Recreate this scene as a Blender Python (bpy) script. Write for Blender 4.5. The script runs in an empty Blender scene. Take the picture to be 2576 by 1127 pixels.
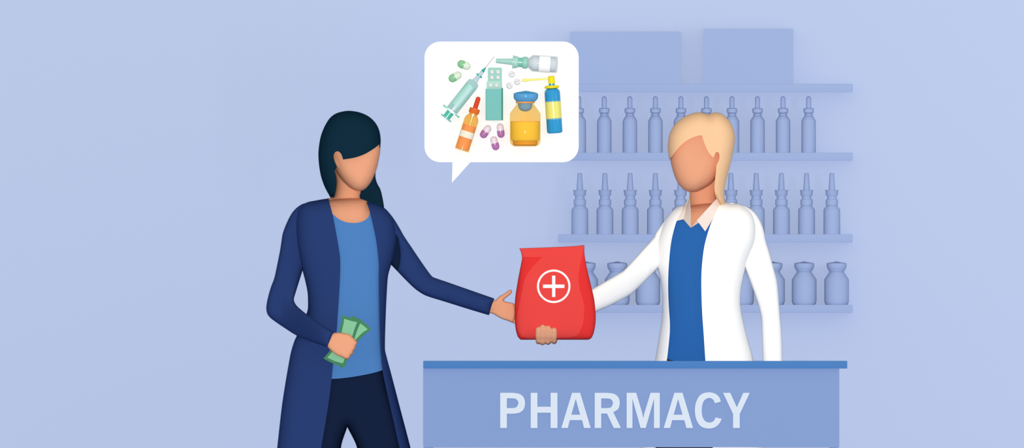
import bpy, bmesh, math
import numpy as np
from mathutils import Vector, Matrix
from mathutils.geometry import delaunay_2d_cdt, tessellate_polygon

SC = bpy.context.scene
COL = SC.collection
S = 850.0                      # photograph pixels per metre (parallel projection)
K = 0.85                       # surface reflectance of a pure white thing

def X(px): return (px - 1288.0) / S
def Z(py): return 0.70 + (1127.0 - py) / S
def P(px, py, y): return Vector((X(px), y, Z(py)))

# ------------------------------------------------------------------ materials
def lin(c):
    c = c / 255.0
    return c / 12.92 if c <= 0.04045 else ((c + 0.055) / 1.055) ** 2.4
def col(rgb, k=K): return tuple(lin(c) * k for c in rgb) + (1.0,)

def mat(name, rgb, rough=1.0, spec=0.0, coat=0.0, k=K):
    m = bpy.data.materials.new(name); m.use_nodes = True
    b = m.node_tree.nodes['Principled BSDF']
    b.inputs['Base Color'].default_value = col(rgb, k)
    b.inputs['Roughness'].default_value = rough
    b.inputs['Specular IOR Level'].default_value = spec
    b.inputs['Coat Weight'].default_value = coat
    b.inputs['Coat Roughness'].default_value = 0.1
    return m

def glass(name, rgb, tint, fac, coat=0.6):
    """thin coloured plastic or glass: part of the light goes through, tinted"""
    m = bpy.data.materials.new(name); m.use_nodes = True
    nt = m.node_tree; b = nt.nodes['Principled BSDF']
    b.inputs['Base Color'].default_value = col(rgb)
    b.inputs['Roughness'].default_value = 0.5
    b.inputs['Specular IOR Level'].default_value = 0.0
    b.inputs['Coat Weight'].default_value = coat
    b.inputs['Coat Roughness'].default_value = 0.1
    t = nt.nodes.new('ShaderNodeBsdfTransparent')
    t.inputs['Color'].default_value = tuple(lin(c) for c in tint) + (1,)
    mx = nt.nodes.new('ShaderNodeMixShader'); mx.inputs[0].default_value = fac
    nt.links.new(t.outputs[0], mx.inputs[1]); nt.links.new(b.outputs[0], mx.inputs[2])
    nt.links.new(mx.outputs[0], nt.nodes['Material Output'].inputs['Surface'])
    return m

M = dict(
    wall=mat('wall_paint', (185, 200, 233)), floor=mat('floor_vinyl', (185, 200, 233)),
    shelf=mat('shelf_blue', (159, 178, 221)),
    counter=mat('counter_blue', (136, 161, 212)), top=mat('countertop_blue', (79, 131, 196)),
    letter=mat('letter_pale', (220, 231, 247)), white=mat('white_board', (255, 255, 255), k=.93),
    skin=mat('skin', (241, 170, 134)), skinshade=mat('tan_skin_shade', (233, 169, 135)),
    hair=mat('dark_teal_hair', (17, 45, 63)), blond=mat('blond_hair', (252, 206, 161)),
    navy=mat('navy_knit', (42, 63, 117)), navyshade=mat('dark_navy_shade', (21, 35, 64)),
    blue=mat('mid_blue_cotton', (79, 131, 196)), trouser=mat('dark_navy_cloth', (23, 36, 65)),
    coat=mat('white_coat', (255, 255, 255), k=.95), royal=mat('royal_blue_cotton', (45, 105, 178)),
    collar=mat('pale_pink_cotton', (251, 233, 224)), greyshade=mat('greige_collar_shade', (214, 198, 190)),
    black=mat('charcoal_cloth', (58, 58, 66)), shoe=mat('black_leather', (35, 35, 40)),
    red=mat('red_paper', (240, 75, 72)), redshade=mat('deep_red_paper_shade', (235, 56, 56)),
    note=mat('banknote_green', (74, 137, 98)), notein=mat('banknote_mint', (138, 202, 161)),
    emblem=mat('white_ink', (255, 255, 255)),
)
G = dict(
    green=mat('capsule_green', (146, 208, 158), .4, 0, .5), pale=mat('capsule_pale_green', (232, 246, 225), .4, 0, .5),
    purple=mat('capsule_purple', (190, 124, 184), .4, 0, .5), pink=mat('capsule_pale_pink', (248, 230, 242), .4, 0, .5),
    tablet=mat('tablet_white', (246, 243, 246)), rim=mat('tablet_rim', (222, 225, 241)), score=mat('tablet_score', (165, 155, 158)),
    teal=mat('teal_plastic', (88, 198, 181), .4, 0, .5), teald=mat('deep_teal_plastic', (62, 182, 166), .4, 0, .4),
    aqua=mat('aqua_plastic', (140, 216, 206), .4, 0, .5), steel=mat('needle_steel', (120, 120, 124), .4, .3),
    barrel=glass('clear_aqua_barrel', (165, 205, 214), (240, 249, 249), .2),
    serum=mat('mint_serum', (208, 248, 235), k=.97), rod=mat('pale_rod', (236, 253, 248), k=.95),
    clear=glass('clear_collar', (205, 225, 235), (244, 250, 252), .2),
    blister=mat('blister_mint', (168, 219, 207)), blister2=mat('blister_pale_mint', (184, 227, 217)),
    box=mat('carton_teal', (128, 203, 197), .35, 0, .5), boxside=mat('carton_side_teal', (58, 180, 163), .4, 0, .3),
    orange=mat('orange_cap', (242, 116, 48), .4, 0, .4), redbulb=mat('red_rubber', (232, 70, 36), .4, 0, .6),
    oglass=glass('amber_orange_glass', (252, 182, 90), (255, 243, 205), .17, .6),
    oliq=mat('orange_liquid', (255, 174, 146), k=.95), label=mat('cream_label', (255, 247, 226)), oring=mat('amber_ring', (250, 172, 66), .4, 0, .4),
    pipette=mat('pipette_glass', (255, 238, 195), .4, 0, .3),
    amber=glass('amber_glass', (255, 188, 88), (255, 246, 217), .1, .9), yliq=mat('yellow_liquid', (255, 218, 88), k=.95),
    surf=mat('liquid_edge', (250, 170, 88), k=.95), vcap=mat('vial_cap_blue', (92, 168, 223), .35, 0, .6), vtop=mat('vial_cap_top_blue', (47, 160, 219), .4, 0, .3), plug=mat('stopper_blue', (105, 172, 255), k=1.0),
    lip=mat('amber_lip', (244, 163, 88), .4, 0, .5), vbase=mat('amber_base', (249, 177, 76)),
    can=mat('spray_blue', (47, 160, 219), .35, 0, .7), canlab=mat('spray_label_yellow', (250, 243, 128), .4, 0, .5),
    line=mat('pale_line', (205, 232, 190)),
    yellow=mat('yellow_plastic', (253, 234, 24), .35, 0, .5), yelo=mat('golden_plastic', (253, 190, 20)), arm=mat('pale_yellow_plastic', (255, 246, 130), .4, 0, .3, k=.95),
    mint=mat('mint_plastic', (178, 226, 213), .35, 0, .7), mintd=mat('deep_mint_plastic', (131, 206, 189), .4, 0, .4), mintm=mat('mid_mint_plastic', (158, 216, 200), .35, 0, .7),
    gglass=glass('grey_plastic', (190, 205, 222), (246, 249, 252), .18, .9), solution=mat('grey_solution', (240, 243, 241), k=.95),
    wlabel=mat('white_label', (254, 255, 255), k=.95),
)

# ------------------------------------------------------------------ objects
def link(name, me, m, parent=None):
    o = bpy.data.objects.new(name, me); COL.objects.link(o)
    for k in (m if isinstance(m, (list, tuple)) else [m]):
        if k: me.materials.append(k)
    if parent is not None:
        o.parent = parent
        o.matrix_parent_inverse = Matrix.Translation(-parent.location) if parent.type == 'EMPTY' else parent.matrix_parent_inverse.copy()
        if parent.type != 'EMPTY':
            o.matrix_parent_inverse = Matrix.Identity(4)
    return o

def obj(name, bm, m, parent=None, sharp=0.7):
    bmesh.ops.remove_doubles(bm, verts=bm.verts, dist=1e-6)
    bmesh.ops.recalc_face_normals(bm, faces=bm.faces)
    for f in bm.faces: f.smooth = True
    for e in bm.edges:
        if len(e.link_faces) != 2 or e.calc_face_angle(0) > sharp: e.smooth = False
    me = bpy.data.meshes.new(name); bm.to_mesh(me); bm.free()
    return link(name, me, m, parent)

def tag(o, label, cat=None, group=None, kind=None):
    if label: o['label'] = label
    if cat: o['category'] = cat
    if group: o['group'] = group
    if kind: o['kind'] = kind
    return o

def thing(name, loc, label, cat, group=None):
    o = bpy.data.objects.new(name, None); COL.objects.link(o)
    o.location = loc; o.empty_display_size = .05
    return tag(o, label, cat, group)

# ------------------------------------------------------------------ shape helpers
def box(bm, x0, x1, y0, y1, z0, z1, bev=0.0):
    t = bmesh.new()
    bmesh.ops.create_cube(t, size=1)
    for v in t.verts:
        v.co = Vector(((x0 + x1) / 2 + v.co.x * (x1 - x0), (y0 + y1) / 2 + v.co.y * (y1 - y0), (z0 + z1) / 2 + v.co.z * (z1 - z0)))
    if bev: bmesh.ops.bevel(t, geom=t.edges[:], offset=bev, segments=2, affect='EDGES', profile=.5)
    me = bpy.data.meshes.new('t'); t.to_mesh(me); t.free(); bm.from_mesh(me); bpy.data.meshes.remove(me)

def lathe(bm, prof, o, d, side=None, seg=40, cap=True):
    """prof: (distance along d, radius); o start point, d axis (3-D)"""
    d = Vector(d).normalized()
    a = Vector((0, 1, 0)) if abs(d.y) < .9 else Vector((1, 0, 0))
    u = d.cross(a).normalized(); v = d.cross(u).normalized()
    rings = []
    for t, r in prof:
        if r < 1e-7: rings.append([bm.verts.new(o + d * t)])
        else: rings.append([bm.verts.new(o + d * t + (u * math.cos(2 * math.pi * i / seg) + v * math.sin(2 * math.pi * i / seg)) * r) for i in range(seg)])
    for A, B in zip(rings, rings[1:]):
        for i in range(seg):
            j = (i + 1) % seg
            if len(A) == 1 and len(B) == 1: continue
            if len(A) == 1: bm.faces.new((A[0], B[i], B[j]))
            elif len(B) == 1: bm.faces.new((A[i], A[j], B[0]))
            else: bm.faces.new((A[i], A[j], B[j], B[i]))
    if cap:
        if len(rings[0]) > 1: bm.faces.new(rings[0])
        if len(rings[-1]) > 1: bm.faces.new(rings[-1])

def dome(t0, r, up=True, n=8, sq=1.0):
    """profile of a rounded end: from radius r at t0 to 0 at t0 +- r*sq"""
    s = 1 if up else -1
    pts = [(t0 + s * r * sq * math.sin(math.pi / 2 * i / n), r * math.cos(math.pi / 2 * i / n)) for i in range(n)] + [(t0 + s * r * sq, 0)]
    return pts if up else pts[::-1]

def tube(bm, pts, rad, seg=18):
    """closed round limb through 3-D pts with a radius at each, round ends"""
    pts = [Vector(p) for p in pts]
    # densify with catmull-rom
    q, rr = [], []
    n = len(pts)
    for i in range(n - 1):
        p0, p1, p2, p3 = pts[max(i - 1, 0)], pts[i], pts[i + 1], pts[min(i + 2, n - 1)]
        for k in range(6):
            t = k / 6
            q.append(.5 * ((2 * p1) + (p2 - p0) * t + (2 * p0 - 5 * p1 + 4 * p2 - p3) * t * t + (3 * p1 - p0 - 3 * p2 + p3) * t ** 3))
            rr.append(rad[i] + (rad[i + 1] - rad[i]) * t)
    q.append(pts[-1]); rr.append(rad[-1])
    n = len(q)
    tans = [(q[min(i + 1, n - 1)] - q[max(i - 1, 0)]).normalized() for i in range(n)]
    for end, s in ((0, -1), (n - 1, 1)):
        pass
    Q, R, T = [], [], []
    for k in range(5, 0, -1):
        a = math.pi / 2 * k / 5.5
        Q.append(q[0] - tans[0] * rr[0] * math.sin(a)); R.append(rr[0] * math.cos(a)); T.append(tans[0])
    Q += q; R += rr; T += tans
    for k in range(1, 6):
        a = math.pi / 2 * k / 5.5
        Q.append(q[-1] + tans[-1] * rr[-1] * math.sin(a)); R.append(rr[-1] * math.cos(a)); T.append(tans[-1])
    u = T[0].orthogonal().normalized(); prev = None
    for p, r, t in zip(Q, R, T):
        u = (u - t * u.dot(t)).normalized(); v = t.cross(u)
        ring = [bm.verts.new(p + (u * math.cos(2 * math.pi * i / seg) + v * math.sin(2 * math.pi * i / seg)) * r) for i in range(seg)]
        if prev:
            for i in range(seg):
                j = (i + 1) % seg
                bm.faces.new((prev[i], prev[j], ring[j], ring[i]))
        else: bm.faces.new(ring[::-1])
        prev = ring
    bm.faces.new(prev)

def smooth(c, step=2.2):
    """closed outline through the points; a third value 1 marks a corner"""
    n = len(c)
    pts = [np.array(p[:2], float) for p in c]
    cor = [len(p) > 2 and p[2] == 1 for p in c]
    out = []
    for i in range(n):
        p1, p2 = pts[i], pts[(i + 1) % n]
        p0 = pts[i - 1] if not cor[i] else 2 * p1 - p2
        p3 = pts[(i + 2) % n] if not cor[(i + 1) % n] else 2 * p2 - p1
        L = np.linalg.norm(p2 - p1)
        if L < 1e-6: continue
        m1 = (p2 - p0) if not cor[i] else (p2 - p1)
        m2 = (p3 - p1) if not cor[(i + 1) % n] else (p2 - p1)
        def dirlen(m): 
            k = np.linalg.norm(m); return m / k * L if k > 1e-9 else m
        m1, m2 = dirlen(m1), dirlen(m2)
        k = max(1, int(round(L / step)))
        for j in range(k):
            t = j / k
            out.append((2*t**3 - 3*t**2 + 1) * p1 + (t**3 - 2*t**2 + t) * m1 + (-2*t**3 + 3*t**2) * p2 + (t**3 - t**2) * m2)
    return np.array(out)

def dist(pts, poly):
    a = poly; b = np.roll(poly, -1, axis=0); ab = b - a
    L2 = (ab ** 2).sum(1) + 1e-12
    out = np.empty(len(pts))
    for i in range(0, len(pts), 500):
        p = pts[i:i + 500][:, None, :]
        t = np.clip(((p - a) * ab).sum(2) / L2, 0, 1)
        out[i:i + 500] = np.sqrt((((a + t[..., None] * ab) - p) ** 2).sum(2)).min(1)
    return out

def inset(c, k=.982):
    mx = sum(p[0] for p in c) / len(c); my = sum(p[1] for p in c) / len(c)
    return [(mx + (p[0] - mx) * k, my + (p[1] - my) * k) + tuple(p[2:]) for p in c]

def inside(pts, poly):
    x, y = pts[:, 0], pts[:, 1]; r = np.zeros(len(pts), bool)
    for (x0, y0), (x1, y1) in zip(poly, np.roll(poly, -1, axis=0)):
        if y0 == y1: continue
        c = ((y0 > y) != (y1 > y)) & (x < (x1 - x0) * (y - y0) / (y1 - y0) + x0)
        r ^= c
    return r

def ss(a, b, x):
    t = np.clip((np.asarray(x, float) - a) / (b - a), 0, 1)
    return t * t * (3 - 2 * t)

PW = 3.2
def prof(t, p=None):
    p = p or PW
    return np.clip(1 - (1 - np.clip(t, 0, 1)) ** p, 0, 1) ** (1 / p)

def inflate(bm, c, yc, T, R, ref=None, off=0.0, kf=1.0, kb=1.0, ycf=None, Tf=None, pw=None, grid=8.0, step=2.2, rings=(1.0, 2.5, 5.0, 9.0)):
    """a rounded solid over an outline: half-depth follows the distance to `ref` (else to its own edge).
    T half-depth in metres, R edge radius in pixels, kf / kb share towards the front / the back"""
    poly = smooth(c, step)
    refp = poly if ref is None else smooth(ref, step)
    cand = []
    nrm = np.roll(poly, -1, 0) - np.roll(poly, 1, 0)
    nrm = np.stack([-nrm[:, 1], nrm[:, 0]], 1); nrm /= (np.linalg.norm(nrm, axis=1, keepdims=True) + 1e-9)
    area = ((poly[:, 0] * np.roll(poly[:, 1], -1) - np.roll(poly[:, 0], -1) * poly[:, 1]).sum())
    if area < 0: nrm = -nrm
    for d in rings:
        q = poly + nrm * d
        q = q[inside(q, poly)]
        if len(q):
            q = q[dist(q, poly) > .9 * d]
            cand.append(q)
    lo, hi = poly.min(0), poly.max(0)
    g = []
    for j, yy in enumerate(np.arange(lo[1] + 1, hi[1], grid * .866)):
        for xx in np.arange(lo[0] + (grid / 2 if j % 2 else 0), hi[0], grid): g.append((xx, yy))
    g = np.array(g) if g else np.zeros((0, 2))
    if len(g):
        g = g[inside(g, poly)]
        if len(g): cand.append(g[dist(g, poly) > (max(rings) * 1.25 if rings else grid * .5)])
    allp = np.vstack([poly] + cand) if cand else poly
    # thin out points that sit too close
    n0 = len(poly); keep = list(range(n0)); cell = {}
    for i in range(n0, len(allp)):
        p = allp[i]; key = (int(p[0] // 2), int(p[1] // 2)); ok = True
        for dx in (-1, 0, 1):
            for dy in (-1, 0, 1):
                for j in cell.get((key[0] + dx, key[1] + dy), ()):
                    if (allp[j][0] - p[0]) ** 2 + (allp[j][1] - p[1]) ** 2 < 1.5: ok = False
        if ok: cell.setdefault(key, []).append(i); keep.append(i)
    allp = allp[keep]
    r = delaunay_2d_cdt([Vector(p) for p in allp], [], [list(range(n0))], 1, 1e-4)
    v2 = np.array([(v.x, v.y) for v in r[0]]); tris = r[2]
    d = dist(v2, refp)
    if ref is not None: d[~inside(v2, refp)] = 0
    dep = prof(d / R, pw) * (T if Tf is None else Tf(v2[:, 0], v2[:, 1]))
    yy = np.full(len(v2), yc) if ycf is None else ycf(v2[:, 0], v2[:, 1])
    yf = yy - (kf * dep + off); yb = yy + (kb * dep + off)
    F = [bm.verts.new(P(p[0], p[1], y)) for p, y in zip(v2, yf)]
    B = [F[i] if abs(yf[i] - yb[i]) < 2e-5 else bm.verts.new(P(v2[i][0], v2[i][1], yb[i])) for i in range(len(v2))]
    cnt = {}
    for t in tris:
        for k in range(3):
            e = (t[k], t[(k + 1) % 3]); cnt[e] = 1
        try: bm.faces.new([F[i] for i in t])
        except ValueError: pass
        tb = [B[i] for i in t][::-1]
        if set(tb) != set(F[i] for i in t):
            try: bm.faces.new(tb)
            except ValueError: pass
    for (a, b) in list(cnt):
        if (b, a) not in cnt:
            q = [F[b], F[a]] + [w for w in (B[a], B[b]) if w not in (F[a], F[b])]
            if len(q) >= 3:
                try: bm.faces.new(q)
                except ValueError: pass

def remesh(o, vox, it=3, fac=.5):
    m = o.modifiers.new('r', 'REMESH'); m.mode = 'VOXEL'; m.voxel_size = vox; m.use_smooth_shade = True
    s = o.modifiers.new('s', 'SMOOTH'); s.factor = fac; s.iterations = it
    dg = bpy.context.evaluated_depsgraph_get(); dg.update()
    me = bpy.data.meshes.new_from_object(o.evaluated_get(dg))
    ms = [k for k in o.data.materials]
    o.modifiers.clear(); o.data = me
    me.materials.clear()
    for k in ms: me.materials.append(k)
    for p in me.polygons: p.use_smooth = True; p.material_index = 0
    return o

def extrude_poly(bm, loops, y0, y1):
    """loops: outer outline and holes in pixels, flat solid between y0 and y1"""
    tris = tessellate_polygon([[Vector((p[0], p[1], 0)) for p in l] for l in loops])
    flat = [p for l in loops for p in l]
    F = [bm.verts.new(P(p[0], p[1], y0)) for p in flat]; B = [bm.verts.new(P(p[0], p[1], y1)) for p in flat]
    for t in tris:
        bm.faces.new([F[i] for i in t]); bm.faces.new([B[i] for i in t][::-1])
    k = 0
    for l in loops:
        n = len(l)
        for i in range(n):
            a, b = k + i, k + (i + 1) % n
            bm.faces.new((F[a], F[b], B[b], B[a]))
        k += n

# ================================================================== the setting
bm = bmesh.new(); box(bm, -4, 4, 0, .12, 0, 3.2)
tag(obj('wall_back', bm, M['wall']), 'plain pale lavender blue wall behind the shelves', 'wall', kind='structure')
bm = bmesh.new(); box(bm, -4, 4, -4.5, .12, -.1, 0)
tag(obj('floor', bm, M['floor']), 'pale lavender blue floor below the counter', 'floor', kind='structure')

# ------------------------------------------------------------------ shelves
SD = 0.085
for x0, x1, y0, y1, lab in (
        (1434, 2145, 211.2, 231.4, 'topmost blue wall shelf board carrying two plain boxes'),
        (1434, 2145, 384.1, 403.8, 'blue wall shelf board carrying the row of dropper bottles'),
        (1404, 2144.8, 589.4, 609.3, 'longest blue wall shelf board carrying the row of nasal spray bottles'),
        (1434, 2144.8, 767, 786.6, 'lowest blue wall shelf board carrying the row of capped vials')):
    bm = bmesh.new(); box(bm, X(x0), X(x1), -SD, 0, Z(y1), Z(y0), .0008)
    tag(obj('wall_shelf', bm, M['shelf']), lab, 'shelf', 'wall shelf boards')
for x0, x1, y0, y1, lab in (
        (1433.9, 1713, 79.7, 211.2, 'wide low blue box on the top shelf beside the speech bubble'),
        (1770, 1995.3, 72.4, 211.2, 'narrower taller blue box alone on the top shelf above the blond head')):
    t = thing('storage_box', (X((x0 + x1) / 2), -.042, Z(y1)), lab, 'box', 'boxes on the top shelf')
    bm = bmesh.new(); box(bm, X(x0), X(x1), -.08, -.005, Z(y1) + .0002, Z(y0 + 14))
    obj('carton', bm, M['shelf'], t)
    bm = bmesh.new(); box(bm, X(x0), X(x1), -.08, -.005, Z(y0 + 14), Z(y0))
    obj('lid', bm, M['shelf'], t)

def px(prof, base): return [((base - y) / S, r / S) for y, r in prof]
def make_dropper(lab):
    t = thing('dropper_bottle', (0, 0, 0), lab, 'bottle', 'dropper bottles on the shelf'); o = Vector((0, 0, 0)); up = (0, 0, 1); b = 384.1
    bm = bmesh.new(); lathe(bm, px([(384.1, 0), (384.1, 18), (305, 18), (300, 15.8), (296, 13.4), (292.6, 10.6), (291.3, 8.9), (291.3, 9.8), (290.2, 11), (287.8, 11), (286.6, 9.8), (286.2, 8.8), (284, 8.8), (284, 0)], b), o, up, cap=False)
    obj('bottle_body', bm, M['shelf'], t)
    bm = bmesh.new(); lathe(bm, px([(285.2, 0), (285.2, 9), (283.4, 13.1), (273.8, 13.1), (272.6, 11), (272.2, 6), (272.2, 0)], b), o, up, cap=False)
    obj('screw_cap', bm, M['shelf'], t)
    bm = bmesh.new(); lathe(bm, [((b - 272.5) / S, 0), ((b - 272.5) / S, 6.2 / S)] + dome((b - 248.7) / S, 6.2 / S), o, up, cap=False)
    obj('dropper_bulb', bm, M['shelf'], t)
    return t
def make_nasal(lab):
    t = thing('nasal_spray_bottle', (0, 0, 0), lab, 'bottle', 'nasal spray bottles on the shelf'); o = Vector((0, 0, 0)); up = (0, 0, 1); b = 589.4
    bm = bmesh.new(); lathe(bm, px([(589.4, 0), (589.4, 21), (529, 20.8), (526.3, 20.2), (517.4, 12.3), (515, 12), (515, 0)], b), o, up, cap=False)
    obj('bottle_body', bm, M['shelf'], t)
    bm = bmesh.new(); lathe(bm, px([(517, 0), (517, 14.3), (516, 15.3), (503, 15.3), (502, 14.3), (502, 11.9), (492, 11.9), (492, 14.5), (491, 15.3), (482, 15.3), (480.5, 16.2), (479.5, 17), (478.3, 17), (478, 16), (478, 0)], b), o, up, cap=False)
    obj('pump_collar', bm, M['shelf'], t)
    bm = bmesh.new(); lathe(bm, px([(478.2, 0), (478.2, 8.3), (437.5, 5.6), (436.2, 5), (435.6, 4), (435.6, 0)], b), o, up, cap=False)
    obj('nozzle', bm, M['shelf'], t)
    return t
def make_vial(lab):
    t = thing('capped_vial', (0, 0, 0), lab, 'vial', 'capped vials on the lowest shelf'); o = Vector((0, 0, 0)); up = (0, 0, 1); b = 767
    bm = bmesh.new(); lathe(bm, px([(767, 0), (767, 26.8), (764.5, 28.7), (761, 30.2), (757, 30.9), (703.2, 30.9), (683, 16.9), (682.8, 19.6), (681, 20.2), (679.8, 19.6), (679.8, 0)], b), o, up, cap=False)
    obj('glass_body', bm, M['shelf'], t)
    bm = bmesh.new(); lathe(bm, px([(680.2, 0), (680.2, 19.5), (677, 22.3), (673, 24.3), (669, 24.9), (663, 24.9), (662.2, 23.5), (661, 18), (660, 8.3), (658.6, 5), (657.8, 0)], b), o, up, cap=False)
    obj('vial_cap', bm, M['shelf'], t)
    return t
def row(make, xs, labs, base):
    proto = None
    for x, lab in zip(xs, labs):
        if proto is None: t = proto = make(lab)
        else:
            t = proto.copy(); COL.objects.link(t); t['label'] = lab
            for ch in proto.children[:]:
                c = ch.copy(); COL.objects.link(c); c.parent = t; c.matrix_parent_inverse = Matrix.Identity(4)
        t.location = (X(x), -.0425, Z(base) + .0003)
row(make_dropper, [1456, 1520.2, 1584.5, 1648.8, 1713, 1777.2, 1841.4, 1905.6, 1969.8, 2034.1], [
    'pale blue dropper bottle half hidden behind the right edge of the speech bubble',
    'pale blue dropper bottle on the shelf, first one standing clear of the speech bubble',
    'pale blue dropper bottle midway between the speech bubble and the blond head',
    'pale blue dropper bottle, last one standing clear before the blond head',
    'blue dropper bottle whose lower body hides behind the blond fringe',
    'blue dropper bottle of which only bulb and cap show above the hair parting',
    'blue dropper bottle with one shoulder hidden behind the blond hair',
    'pale blue dropper bottle, first one standing clear to the right of the blond hair',
    'pale blue dropper bottle next to last at the empty end of its shelf',
    'pale blue dropper bottle last of its row, beside the empty shelf end'], 384.1)
row(make_nasal, [1458.5, 1521.8, 1585.2, 1648.7, 1712, 1838.7, 1902.4, 1965.7, 2029, 2092.6], [
    'pale blue nasal spray bottle first of its row, above the red bag',
    'pale blue nasal spray bottle second of its row, right of the one above the bag',
    'pale blue nasal spray bottle third of its row, standing clear of the white sleeve',
    'blue nasal spray bottle with its lower right side behind the white coat shoulder',
    'blue nasal spray bottle showing only its collar between chin and white shoulder',
    'blue nasal spray bottle whose nozzle rises beside the blond hair above the shoulder',
    'blue nasal spray bottle partly hidden by the outer curve of the white shoulder',
    'pale blue nasal spray bottle, first one standing clear to the right of the pharmacist',
    'pale blue nasal spray bottle next to last of its row at the right',
    'pale blue nasal spray bottle last of its row by the right shelf end'], 589.4)
row(make_vial, [1473.4, 1552.7, 1630, 1865.3, 1943.3, 2023, 2104.6], [
    'blue capped vial half hidden behind the right side of the red bag',
    'blue capped vial whose cap shows above the outstretched white sleeve',
    'blue capped vial under the white sleeve, beside the coat',
    'blue capped vial seen through the gap between white coat and hanging arm',
    'blue capped vial half hidden behind the hanging white sleeve',
    'pale blue capped vial standing clear, next to last on the lowest shelf',
    'pale blue capped vial last on the lowest shelf, at its right end'], 767)

# ------------------------------------------------------------------ counter
cnt = thing('counter', (X(1590), -1.82, 0), 'long blue pharmacy counter with darker top in front of the blond person', 'counter')
CF, CB = -2.03, -1.605
bm = bmesh.new(); box(bm, X(1065), X(2110.7), CF, CB, Z(1125), Z(926.7))
body = obj('counter_body', bm, M['counter'], cnt)
bm = bmesh.new(); box(bm, X(1065), X(2131), CF - .012, CB + .02, Z(926.7), Z(908), .0008)
tag(obj('countertop', bm, M['top'], cnt), 'darker blue countertop')
for a in (1068, 2086):
    bm = bmesh.new(); box(bm, X(a), X(a + 22), CF + .03, CB - .02, 0, Z(1125))
    obj('leg', bm, M['counter'], cnt)
def L(pts): return [(1050 + u / 2.342, 890 + v / 2.342) for u, v in pts]
def Ls(pts): return [tuple(p) for p in smooth([(1050 + p[0] / 2.342, 890 + p[1] / 2.342) + tuple(p[2:]) for p in pts], 1.5)]
A_out = [(848, 437), (911, 230), (959, 230), (1021, 437), (982, 437), (970, 391), (898, 391), (886, 437)]
A_in = [(933, 267), (959, 359), (907, 359)]
sh = lambda pts, d: [(u + d, v) for u, v in pts]
LET = [
    [Ls([(488, 437, 1), (488, 230, 1), (565, 230, 1), (602, 237), (626, 257), (634, 291), (626, 326), (602, 346), (565, 353, 1), (527, 353, 1), (527, 437, 1)]),
     Ls([(527, 262, 1), (560, 262, 1), (582, 267), (595, 290), (582, 315), (560, 320, 1), (527, 320, 1)])],
    [L([(668, 437), (668, 230), (707, 230), (707, 312), (785, 312), (785, 230), (825, 230), (825, 437), (785, 437), (785, 347), (707, 347), (707, 437)])],
    [L(A_out), L(A_in)],
    [Ls([(1045, 437, 1), (1045, 230, 1), (1120, 230, 1), (1160, 237), (1184, 257), (1192, 288), (1183, 324), (1154, 344, 1), (1199, 437, 1), (1157, 437, 1), (1117, 352, 1), (1083, 352, 1), (1083, 437, 1)]),
     Ls([(1083, 263, 1), (1117, 263, 1), (1140, 268), (1152, 290), (1140, 315), (1117, 320, 1), (1083, 320, 1)])],
    [L([(1233, 437), (1233, 230), (1289, 230), (1325, 350), (1331, 380), (1337, 350), (1374, 230), (1428, 230), (1428, 437), (1394, 437), (1394, 265), (1345, 437), (1315, 437), (1267, 265), (1267, 437)])],
    [L(sh(A_out, 603)), L(sh(A_in, 603))],
    [Ls([(1788, 282, 1), (1777, 254), (1752, 234), (1716, 227), (1672, 239), (1645, 277), (1635, 333), (1645, 390), (1672, 428), (1716, 440), (1753, 432), (1779, 410), (1793, 384, 1),
         (1757, 375, 1), (1744, 397), (1716, 405), (1687, 387), (1675, 333), (1687, 279), (1716, 260), (1741, 269), (1753, 291, 1)])],
    [L([(1801, 230), (1843, 230), (1882, 315), (1920, 230), (1958, 230), (1899, 355), (1899, 437), (1860, 437), (1860, 355)])],
]
for lp in LET:
    bm = bmesh.new(); extrude_poly(bm, lp, CF - .004, CF + .002)
    o = obj('letter', bm, M['letter'], body)
tag(body, 'lighter blue counter body with the word PHARMACY in pale letters')

# ------------------------------------------------------------------ speech bubble
YB = -.36
bub = []
x0, x1, y0, y1, r = 1067.8, 1455.8, 104.5, 408.1, 40
for cx, cy, a0 in ((x1 - r, y0 + r, -90), (x1 - r, y1 - r, 0), (x0 + r, y1 - r, 90), (x0 + r, y0 + r, 180)):
    if a0 == 90: bub += [(1183.2, 408.1), (1136.9, 459.8), (1138.2, 408.1)]
    for k in range(13):
        a = math.radians(a0 + 90 * k / 12); bub.append((cx + r * math.cos(a), cy + r * math.sin(a)))
bm = bmesh.new(); extrude_poly(bm, [bub], YB, YB + .02)
bb = tag(obj('speech_bubble', bm, M['white'], None, .4), 'white rounded speech bubble panel with pointed tail showing medicines', 'speech bubble')

bm = bmesh.new()
for a in (1262,): lathe(bm, [(0, 0), (0, .012), (.33, .012), (.33, .03), (-YB - .0205, .03), (-YB - .0205, 0)], P(a, 250, YB + .02), (0, 1, 0), seg=20, cap=False)
obj('wall_mount', bm, M['white'], bb)

# ------------------------------------------------------------------ medicines on the bubble
def spot(p, r): return P(p[0], p[1], YB - r / S - .0006)
def dirp(dx, dy): return Vector((dx, 0, -dy)).normalized()
def capsule(c, d, half, r, mA, mB, lab, grp):
    """mA is the coloured half at the start, mB the pale half at the end"""
    t = thing('capsule', P(c[0], c[1], YB), lab, 'pill', grp)
    o = spot(c, r); d = dirp(*d)
    bm = bmesh.new(); lathe(bm, [(a / S, b / S) for a, b in dome(-(half - r), r, False)] + [(0, r / S), (0, 0)], o, d, cap=False)
    tag(obj('capsule_shell', bm, mA, t), None)
    bm = bmesh.new(); lathe(bm, [(0, 0), (0, (r - .35) / S)] + [(a / S, b / S) for a, b in dome(half - r, r - .35)], o, d, cap=False)
    obj('capsule_cap', bm, mB, t)
capsule((1167.6, 163.7), (1, .37), 17.6, 10.2, G['green'], G['pale'], 'green and pale capsule pill, the upper of two beside the syringe', 'green capsules')
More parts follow.
